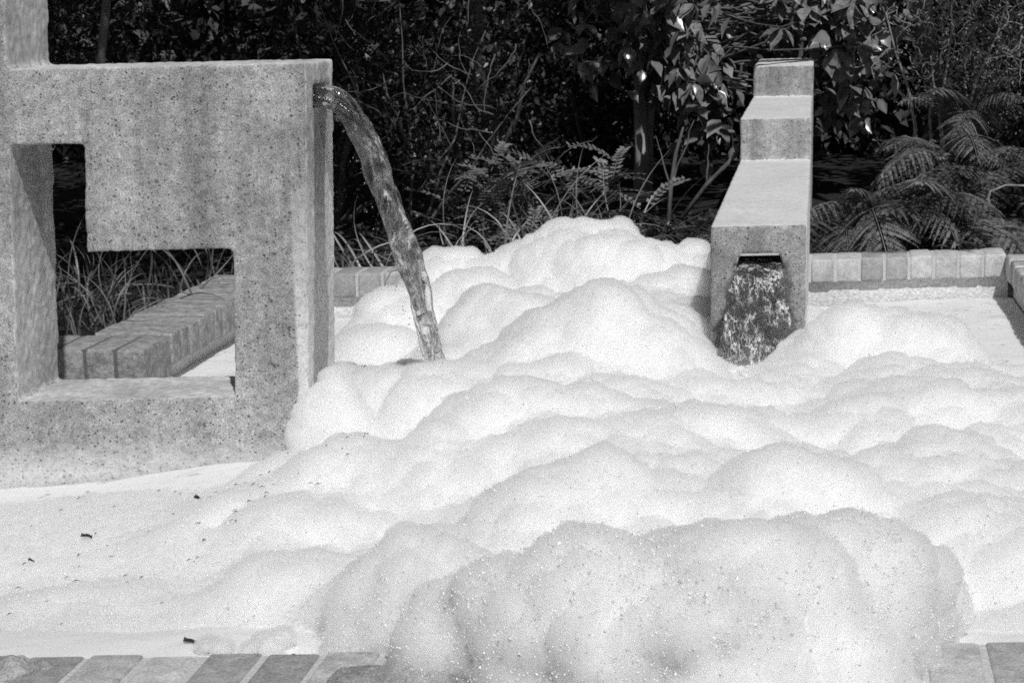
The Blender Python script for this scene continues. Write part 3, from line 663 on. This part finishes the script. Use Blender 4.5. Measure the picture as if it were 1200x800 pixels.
# trees whose crowns overhang the bed (above the picture) and shade it
def tree(base, c, r, nl, lab, q0, tr=.05, q1=99):
    root = empty('tree', base); tag(root, lab, 'tree', None)
    p = clumps(nl, c, r, 70, .2)
    q = p[:, 1]+p[:, 2]/1.38-.0*p[:, 0]
    p = p[(q > q0+RNG.normal(0, .18, len(p))) & (q < q1+RNG.normal(0, .15, len(p))) & (p[:, 2] > 1.75)]
    sx = p[:, 0]-(p[:, 2]-1)*SUN.x/SUN.z; sy = p[:, 1]-(p[:, 2]-1)*SUN.y/SUN.z      # a gap in the crowns lets the sun reach the tower
    p = p[~((sx > -.55) & (sx < .35) & (sy > 8) & (sy < 12.7)) & ~((sx > -1.0) & (sx < .4) & (sy > 10.9) & (sy < 12.7))]
    cloud('crown', p, rdir(len(p), 0, .2), RNG.uniform(.08, .15, len(p)), MAT['canopy'], root)['kind'] = 'stuff'
    mb = MB(); b = Vector(base); top = Vector((c[0], c[1], c[2]-.3))
    mb.tube([b.lerp(top, k/6)+Vector((.03*math.sin(k*2.1), .03*math.cos(k*1.7), 0)) for k in range(7)], [tr*(1-.09*k) for k in range(7)], 8)
    mb.build('trunk', MAT['bark'], root, True)
    mb = MB(); limbs(mb, tuple(b.lerp(top, .75)), [tuple(p[RNG.integers(len(p))]) for _ in range(14)], tr*.55); mb.build('branch', MAT['bark'], root, True)
tree((-3.47, 9.6, .34), (-3.0, 8.7, 3.1), (1.6, 2.4, 1.3), 11000, 'slim grey trunk standing behind the left block, its crown above the picture', 7.3, .028)
tree((-5.6, 9.8, .34), (-5.4, 9.4, 3.2), (1.5, 1.9, 1.3), 7000, 'shade tree at far left behind the pillar', 8.9, .07)
tree((-1.9, 11.6, .34), (-1.7, 10.2, 3.2), (1.5, 1.7, 1.3), 9000, 'shade tree hidden behind the shrubs at the middle', 10.15, .07)
tree((.75, 12.6, .34), (.3, 9.9, 3.2), (1.5, 1.7, 1.3), 9000, 'shade tree standing behind the stepped tower', 10.1, .07, 11.7)
tree((2.6, 10.8, .34), (2.1, 10.2, 3.2), (1.5, 1.7, 1.3), 9000, 'shade tree at far right behind the ferns', 10.1, .07)

# broad glossy leaves round the tower head
def broad_leaf(k):
    v, f = [], []; n = 5; w = [.0, .24, .31, .24, .10, 0.]
    for i in range(n+1):
        t = i/n; b = -.16*t*t*(1+.4*k); 
        v += [(-w[i]*(1+.06*k), t, b+w[i]*(.28+.1*k)), (0, t, b), (w[i], t, b+w[i]*(.28+.08*k))]
    for i in range(n):
        a = 3*i; f += [(a, a+1, a+4, a+3), (a+1, a+2, a+5, a+4)]
    me = pmesh('leaf', v, f); me.materials.append(MAT['gloss_leaf']); me.polygons.foreach_set('use_smooth', [True]*len(me.polygons)); return me
BL = [broad_leaf(k) for k in (-1, 0, 1)]
cam_root = empty('broadleaf_shrub', (-1.03, 12.0, .34)); tag(cam_root, 'glossy broad-leaved shrub on a slim double trunk, its leaves framing the tower head', 'shrub')
mb = MB(); mb.tube([(-1.04, 12., .33), (-1.03, 12., .6), (-1.04, 12., .9), (-1.01, 11.98, 1.25), (-.98, 11.95, 1.8)], [.046, .042, .038, .034, .028], 8)
mb.tube([(-1.0, 12.03, .33), (-.99, 12.03, .7), (-.96, 12.02, 1.05), (-.92, 12., 1.7)], [.028, .028, .025, .022], 7); mb.build('trunk', MAT['pale_bark'], cam_root, True)
tips = []
def clus(n, xr, yr, zr):
    for _ in range(n): q = Vector((random.uniform(*xr), random.uniform(*yr), random.uniform(*zr)-1.54))*1.27; tips.append(q+Vector((0, 0, 1.54)))
clus(20, (-.85, -.44), (8.95, 9.3), (1.02, 1.52)); clus(8, (-.62, -.42), (8.9, 9.2), (.95, 1.2)); clus(22, (-.44, .2), (9.02, 9.35), (1.33, 1.55)); clus(18, (-.0, .22), (8.9, 9.25), (1.02, 1.5)); clus(6, (-1.15, -.8), (9.0, 9.4), (1.2, 1.52))
mb = MB()
for t in tips: limbs(mb, (-1.0+random.uniform(-.02, .06), 11.98, random.uniform(.9, 1.9)), [t], .012, .25)
mb.build('branches', MAT['bark'], cam_root, True)
for t in tips:
    for k in range(4):
        o = bpy.data.objects.new('leaf', random.choice(BL)); COL.objects.link(o); o.parent = cam_root
        a = random.uniform(0, 2*math.pi); d = Vector((.75*math.cos(a), .4*math.sin(a)-.55, random.uniform(-1.3, -.1))).normalized()
        s = random.uniform(.10, .155); 
        q = d.to_track_quat('Y', 'Z').to_matrix() @ Matrix.Rotation(random.gauss(0, .6), 3, 'Y')
        o.matrix_basis = Matrix.Translation(t+d*.012-Vector((-1.03, 12.0, .34))) @ q.to_4x4() @ Matrix.Diagonal((s, s, s, 1))
xt = [random.choice(tips) for _ in range(150)]
p = np.array([(t.x+random.gauss(0, .10), t.y+.12+random.gauss(0, .08), t.z+random.gauss(0, .10)) for t in xt for _ in range(4)])
a = RNG.uniform(0, 6.28, len(p)); d = np.stack([.75*np.cos(a), .4*np.sin(a)-.55, RNG.uniform(-1.3, .1, len(p))], 1)
tv = np.array([v.co[:] for v in BL[1].vertices]); tf = np.array([q.vertices[:] for q in BL[1].polygons])
cloud('inner_leaves', p, d, RNG.uniform(.09, .15, len(p)), MAT['gloss_leaf'], cam_root, (tv, tf), .6, True)['kind'] = 'stuff'
p = clumps(1500, (-.4, 12.3, 1.6), (.95, .35, .6), 40, .25)
cloud('foliage', p, rdir(len(p), -.3, .3), RNG.uniform(.09, .15, len(p)), MAT['gloss_leaf'], cam_root)['kind'] = 'stuff'
# two bare stems beside it
for k, (pts, lab) in enumerate(((((-.70, 9.45, .34), (-.68, 9.45, .62), (-.655, 9.45, .78), (-.62, 9.45, .90)), 'thin bare forked stem just left of the tower'),
                 (((-.62, 9.2, .5), (-.50, 9.2, .66), (-.40, 9.2, .76), (-.33, 9.2, .84)), 'slanting bare branch beside the tower'))):
    mb = MB(); pts = [Vector(q) for q in pts]; mb.tube(pts, [.012, .011, .009, .005], 6); limbs(mb, pts[1], [pts[2]+Vector((-.09, 0, .08)), pts[3]+Vector((.05, 0, .03))], .007)
    tag(mb.build('bare_stem', MAT['bark'], None, True), lab, 'stem')
# tangle of pale twigs, top right
root = empty('twiggy_shrub', (.55, 9.9, .36)); tag(root, 'lacy shrub of tangled pale twigs at top right', 'shrub')
mb = MB()
for _ in range(150):
    q = Vector((random.uniform(.28, 1.0), random.uniform(9.5, 9.9), random.uniform(1.1, 1.65))); d = Vector((random.gauss(0, 1), random.gauss(0, .6), random.gauss(-.3, 1))).normalized(); pts = [q.copy()]
    for _k in range(9):
        d = (d+Vector((random.gauss(0, .5), random.gauss(0, .4), random.gauss(0, .5)))).normalized(); q = q+d*.022; pts.append(q.copy())
    mb.tube(pts, [.0028]*len(pts), 3)
limbs(mb, (.55, 9.9, .36), [(.3, 9.7, 1.4), (.6, 9.8, 1.5), (.85, 9.7, 1.45), (.5, 9.6, 1.2)], .014)
o = mb.build('twigs', MAT['pale_twig'], root, True); o['kind'] = 'stuff'
p = clumps(5200, (.74, 9.85, 1.35), (.45, .3, .42), 46, .22); cloud('foliage', p, rdir(len(p)), RNG.uniform(.012, .024, len(p)), MAT['pale_leaf'], root)['kind'] = 'stuff'

root = empty('twiggy_shrub', (-1.9, 9.5, .36)); tag(root, 'thin bare-twigged shrub in the shade behind the arching water', 'shrub')
mb = MB()
for _ in range(60):
    q = Vector((random.uniform(-2.5, -1.2), random.uniform(9.1, 9.6), random.uniform(.75, 1.6))); d = Vector((random.gauss(0, 1), random.gauss(0, .5), random.gauss(.3, 1))).normalized(); pts = [q.copy()]
    for _k in range(10):
        d = (d+Vector((random.gauss(0, .2), random.gauss(0, .15), random.gauss(0, .2)))).normalized(); q = q+d*.03; pts.append(q.copy())
    mb.tube(pts, [.0035*(1-.06*i) for i in range(len(pts))], 3)
limbs(mb, (-1.9, 9.5, .36), [(-2.3, 9.4, 1.5), (-1.9, 9.3, 1.5), (-1.5, 9.4, 1.4), (-1.3, 9.3, 1.1)], .010)
o = mb.build('twigs', MAT['bark'], root, True); o['kind'] = 'stuff'
p = clumps(1300, (-1.75, 9.4, 1.1), (.6, .3, .5), 26, .09); cloud('foliage', p, rdir(len(p), 0, .5), RNG.uniform(.02, .05, len(p)), MAT['dark_leaf'], root)['kind'] = 'stuff'
# ferns
def frond_mesh(L, arch, seed):
    rr = random.Random(seed); pos, dirs, size = [], [], []; rach = []
    n = 22
    for i in range(n+1):
        t = i/n; ang = 1.15-arch*t*1.0; 
        rach.append((t, ang))
    P = [Vector((0, 0, 0))]; T = []
    for t, ang in rach:
        T.append(Vector((0, math.cos(ang), math.sin(ang)))); P.append(P[-1]+T[-1]*(L/n))
    for i in range(3, n+1):
        t = i/n; pl = L*.34*(math.sin(math.pi*min(1, (t*.93+.07))**.85)**.8)*rr.uniform(.75, 1.12)+.008
        for sd in (-1, 1):
            if rr.random() < .07: continue
            side = Vector((sd, 0, rr.uniform(-.25, .2))); d0 = (side*1.0+T[i]*.45).normalized(); q = P[i].copy(); m = max(4, int(pl/.0075))
            for k in range(m):
                u = k/m; d = (d0+Vector((0, 0, -.85*u-.1))).normalized(); q = q+d*(pl/m)
                w = .023*(1-u*.8)*(L/.45)
                up_ = T[i]
                for s2 in (-1, 1):
                    pos.append(q[:]); e = (up_*s2*1.0+d*.55); dirs.append(e[:]); size.append(w*rr.uniform(.8, 1.15))
    pos, dirs, size = np.array(pos), np.array(dirs), np.array(size)
    A = frames(dirs, RNG.normal(0, .25, len(pos)))
    tv = np.array([(0, 0, 0), (-.24, .45, 0), (.24, .45, 0), (0, 1, -.15)]); tf = np.array([(0, 2, 1), (1, 2, 3)])
    V = (np.einsum('nij,kj->nki', A, tv)*size[:, None, None]+pos[:, None, :]).reshape(-1, 3)
    F = (tf[None]+(np.arange(len(pos))*4)[:, None, None]).reshape(-1, 3)
    mb = MB(); mb.tube(P[::2], [.004*(1-.7*k/len(P[::2])) for k in range(len(P[::2]))], 4)
    mb.v += [tuple(q) for q in V]; k = len(mb.v)-len(V); mb.f += [tuple(int(i)+k for i in q) for q in F]
    me = pmesh('frond', mb.v, mb.f); me.materials.append(MAT['fern']); return me
FM = [frond_mesh(.50, 1.7, 1), frond_mesh(.50, 2.2, 2), frond_mesh(.50, 1.35, 3), frond_mesh(.50, 2.6, 4)]
def fern(x, y, z, sc, n, lab, facing=None, spread=math.pi, tall=1.0, left=True):
    root = empty('fern', (x, y, z)); tag(root, lab, 'fern', None)
    for k in range(n):
        o = bpy.data.objects.new('frond', random.choice(FM)); COL.objects.link(o); o.parent = root
        a = (facing if facing is not None else 0)+(-spread+2*spread*(k+.5)/n)+random.uniform(-.15, .15)
        if not left and math.sin(a) > .72: a = -a
        s = sc*random.uniform(.62, 1.2); o.rotation_euler = (random.uniform(-.4, .3), random.uniform(-.3, .3), a+random.uniform(-.25, .25)); o.scale = (s, s, s*tall)
fern(.24, 8.85, .46, 1.2, 13, 'broad arching fern beside the tower, the largest of the ferns', R(180), R(125), 1.1, False)
fern(.10, 8.9, .45, 1.0, 10, 'small fern tucked close against the side of the tower', R(190), R(110), .9, False)
fern(.50, 8.98, .42, 1.15, 10, 'fern with drooping fronds right of the largest fern', R(200), R(120), .9)
fern(.60, 9.25, .66, 1.0, 10, 'taller fern with drooping frond tips behind the others', R(180), R(130), 1.1)
fern(.66, 9.7, .84, .8, 10, 'dark feathery fern highest at the right, in the shade', R(180), R(130), 1.2)
fern(.15, 8.56, .38, .45, 7, 'low young fern at the foot of the tower, by the brick wall', R(180), R(140), .8, False)
fern(.52, 8.66, .37, .5, 8, 'low fern resting against the brick wall at the middle of the right side', R(180), R(140), .8)
fern(.95, 8.78, .37, .5, 8, 'low fern at the right corner of the brick wall', R(180), R(140), .8)
fern(-.56, 8.62, .42, .85, 14, 'fern left of the tower, peeking over the foam', R(180), R(135), 1.)
fern(1.05, 9.2, .45, .7, 9, 'shaded fern at the right edge behind the bent dead stalk', R(180), R(140), 1.)
# dead bent stalk
mb = MB(); mb.tube([(.95, 8.9, .64), (.86, 8.88, .675), (.78, 8.86, .68), (.715, 8.85, .655), (.705, 8.85, .61), (.73, 8.85, .555)], [.005, .005, .005, .005, .006, .004], 6)
for k in range(16):
    q = Vector((.705+.02*k/16, 8.85, .64-.07*k/16)); mb.tube([q, q+Vector((random.uniform(-.02, .02), random.uniform(-.02, .02), -.012))], [.003, .001], 3)
tag(mb.build('dead_stalk', MAT['pale_twig'], None, True), 'pale bent dead fern stalk at the right edge', 'stalk')

# strap-leaved clumps
def blade_mesh(L, arch, w):
    n = 9; v, f = [], []; p = Vector((0, 0, 0)); 
    for i in range(n+1):
        t = i/n; ang = 1.45-arch*t; ww = w*(1-t**2.2)*.5+.0005
        v += [(-ww, p.y, p.z+ww*.5), (0, p.y, p.z), (ww, p.y, p.z+ww*.5)]; p = p+Vector((0, math.cos(ang), math.sin(ang)))*(L/n)
    for i in range(n):
        a = 3*i; f += [(a, a+1, a+4, a+3), (a+1, a+2, a+5, a+4)]
    me = pmesh('blade', v, f); me.materials.append(MAT['blade']); me.polygons.foreach_set('use_smooth', [True]*len(f)); return me
BM = [blade_mesh(.36, 1.5, .013), blade_mesh(.42, 2.1, .014), blade_mesh(.34, 2.7, .013), blade_mesh(.46, 1.1, .012), blade_mesh(.40, 2.4, .012)]
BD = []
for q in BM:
    q = q.copy(); q.materials.clear(); q.materials.append(MAT['shaded_blade']); BD.append(q)  # darker copy: shade behind the opening painted into the blade colour
def strap(x, y, z, n, sc, lab, sp=.06, group=None, cat='grass clump', blades=None):
    root = empty('strap_leaf_plant', (x, y, z)); tag(root, lab, cat, group)
    for k in range(n):
        o = bpy.data.objects.new('blade', random.choice(blades or BM)); COL.objects.link(o); o.parent = root
        o.location = (random.gauss(0, sp), random.gauss(0, sp), 0); s = sc*random.uniform(.65, 1.15)
        o.rotation_euler = (random.gauss(0, .42), random.gauss(0, .42), random.uniform(0, 2*math.pi)); o.scale = (s*.68, s, s)
for x, y, n, s, lab in ((-1.28, 8.36, 34, .85, 'strap-leaved grass clump beside the falling water, nearest the foam notch'), (-1.08, 8.45, 40, .95, 'arching bright-edged grass clump behind the notch in the foam'),
        (-.90, 8.48, 40, 1.0, 'tall strap-leaved clump behind the highest foam crest'), (-.74, 8.56, 36, .95, 'strap-leaved clump between the foam crest and the fern'),
        (-1.72, 8.25, 26, .85, 'thin grassy clump behind the brick wall right of the left block'), (-1.95, 8.15, 26, .85, 'thin grassy clump close behind the edge of the left block'), (-1.5, 8.45, 24, 1.0, 'tall sparse blades right of the arching water')):
    strap(x, y, .36, int(n*(.75 if x < -1.15 else 1.15)), s*1.2, lab)
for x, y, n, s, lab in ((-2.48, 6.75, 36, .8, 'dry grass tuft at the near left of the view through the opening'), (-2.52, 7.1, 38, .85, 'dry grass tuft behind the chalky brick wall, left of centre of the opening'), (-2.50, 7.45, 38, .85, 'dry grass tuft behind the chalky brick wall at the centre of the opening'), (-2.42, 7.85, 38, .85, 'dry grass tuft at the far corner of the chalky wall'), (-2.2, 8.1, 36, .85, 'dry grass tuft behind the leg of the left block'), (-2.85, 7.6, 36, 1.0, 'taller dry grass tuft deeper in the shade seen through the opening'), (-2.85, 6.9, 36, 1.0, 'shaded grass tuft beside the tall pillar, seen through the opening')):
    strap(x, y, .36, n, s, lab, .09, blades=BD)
# low shrub of leaflet sprays
root = empty('leaflet_shrub', (-1.25, 8.95, .36)); tag(root, 'low shrub with rows of small pale leaflets behind the foam crest', 'shrub')
SPR = []
for k in range(4):
    rr = random.Random(k); v, f = [], []; mb = MB(); n = 11; L = .26
    pts = [Vector((0, L*i/n, .05*math.sin(2.2*i/n)-.03*(i/n)**2)) for i in range(n+1)]; mb.tube(pts, .002, 3)
    for i in range(2, n+1):
        for sd in (-1, 1):
            d = Vector((sd, .55, rr.uniform(-.2, .25))).normalized(); s = .036*rr.uniform(.8, 1.15); x = Vector((0, 1, 0)).cross(d); side = d.cross(Vector((0, 0, 1))).normalized()
            q = pts[i]; mb.add([q, q+d*s*.5+side*s*.27, q+d*s, q+d*s*.5-side*s*.27], [(0, 1, 2, 3)])
    me = pmesh('spray', mb.v, mb.f); me.materials.append(MAT['pale_leaf']); SPR.append(me)
for k in range(120):
    o = bpy.data.objects.new('leaf_spray', SPR[k % 4]); COL.objects.link(o); o.parent = root
    o.location = (random.gauss(.0, .21), random.gauss(0, .14), random.uniform(.08, .40)); o.rotation_euler = (random.uniform(-.4, .6), random.uniform(-.4, .4), random.uniform(0, 6.28))
mb = MB(); limbs(mb, (-1.25, 8.95, .35), [(-1.25+random.gauss(0, .15), 8.95+random.gauss(0, .1), random.uniform(.5, .7)) for _ in range(12)], .006); mb.build('stems', MAT['bark'], root, True)
# leaf litter and a few fallen leaves
p = np.stack([RNG.uniform(-5, 2, 6000), RNG.uniform(8.2, 10.5, 6000), np.full(6000, .37)], 1); p = p[p[:, 1] > backY(p[:, 0])+.22]
p[:, 2] += RNG.uniform(0, .04, len(p)); o = cloud('leaf_litter', p, rdir(len(p))*np.array([1, 1, .3]), RNG.uniform(.03, .06, len(p)), MAT['dead_leaf']); tag(o, 'dead leaves littering the dark bed', 'leaf litter', kind='stuff')
bpy.context.view_layer.update(); dg_ = bpy.context.evaluated_depsgraph_get()
for x, y, z, s, a, lab in ((-1.19, 3.20, .452, .022, .5, 'dark crumpled leaf on the near brick edge at left'), (-.90, 3.30, .462, .016, 2, 'dark leaf scrap at the brick edge below the larger foam blob'),
        (-1.10, 3.36, .452, .03, 1.2, 'dark curled leaf scrap lying on the suds above the near bricks'), (-1.42, 4.45, .315, .035, .8, 'twisted brown leaf on the suds before the left block'),
        (-1.60, 4.2, .318, .03, 1.3, 'small brown leaf on the suds at left'), (-1.67, 4.05, .318, .022, 1.0, 'tiny leaf scrap on the suds near the left edge'), (.06, 7.65, .30, .05, 1.5, 'dark leaf floating by the right foot of the tower')):
    v, f = [], []; n = 5
    for i in range(n+1):
        t = i/n; wd = .28*math.sin(math.pi*(t*.9+.05)); v += [(-wd*s, t*s-.5*s, s*(.22+.15*math.sin(5*t))), (0, t*s-.5*s, .06*s*math.sin(4*t)), (wd*s, t*s-.5*s, s*(.16+.1*math.cos(6*t)))]
    for i in range(n): f += [(3*i, 3*i+1, 3*i+4, 3*i+3), (3*i+1, 3*i+2, 3*i+5, 3*i+4)]
    o = link('fallen_leaf', pmesh('fallen_leaf', v, f), None, MAT['dead_leaf'], True)
    hit = SC.ray_cast(dg_, Vector((x, y, .9)), Vector((0, 0, -1))); o.location = (x, y, hit[1].z+.001); o.rotation_euler = (.1, .1, a); tag(o, lab, 'leaf')
q = [(-1.30, 3.95), (-1.18, 4.2), (-1.05, 4.55), (-1.0, 4.8)]
mb = MB(); bits = []
for k in range(42):
    t = random.random()*2.99; i = int(t); a, b_ = q[i], q[i+1]; u = t-i
    bits.append((a[0]+(b_[0]-a[0])*u-abs(random.gauss(0, .09))*(k % 3), a[1]+(b_[1]-a[1])*u+random.gauss(0, .05), random.uniform(.002, .006)))
bits += [(random.uniform(-1.9, -1.2), random.uniform(3.5, 4.8), random.uniform(.002, .006)) for _ in range(45)]
for x, y, s in bits:
    hit = SC.ray_cast(dg_, Vector((x, y, .9)), Vector((0, 0, -1)))
    if not hit[0]: continue
    z = hit[1].z+.001; a = random.gauss(.9, .35); c_, s_ = math.cos(a)*s*1.8, math.sin(a)*s*1.8; k = len(mb.v)
    mb.add([(x-c_, y-s_, z), (x+s_*.25, y-c_*.25, z+.003), (x+c_, y+s_, z+.001), (x-s_*.25, y+c_*.25, z+.004)], [(0, 1, 2, 3)])
tag(mb.build('leaf_bits', MAT['dead_leaf']), 'tiny dark crumbs of leaf strewn in a curved line over the suds at left', 'debris', kind='stuff')
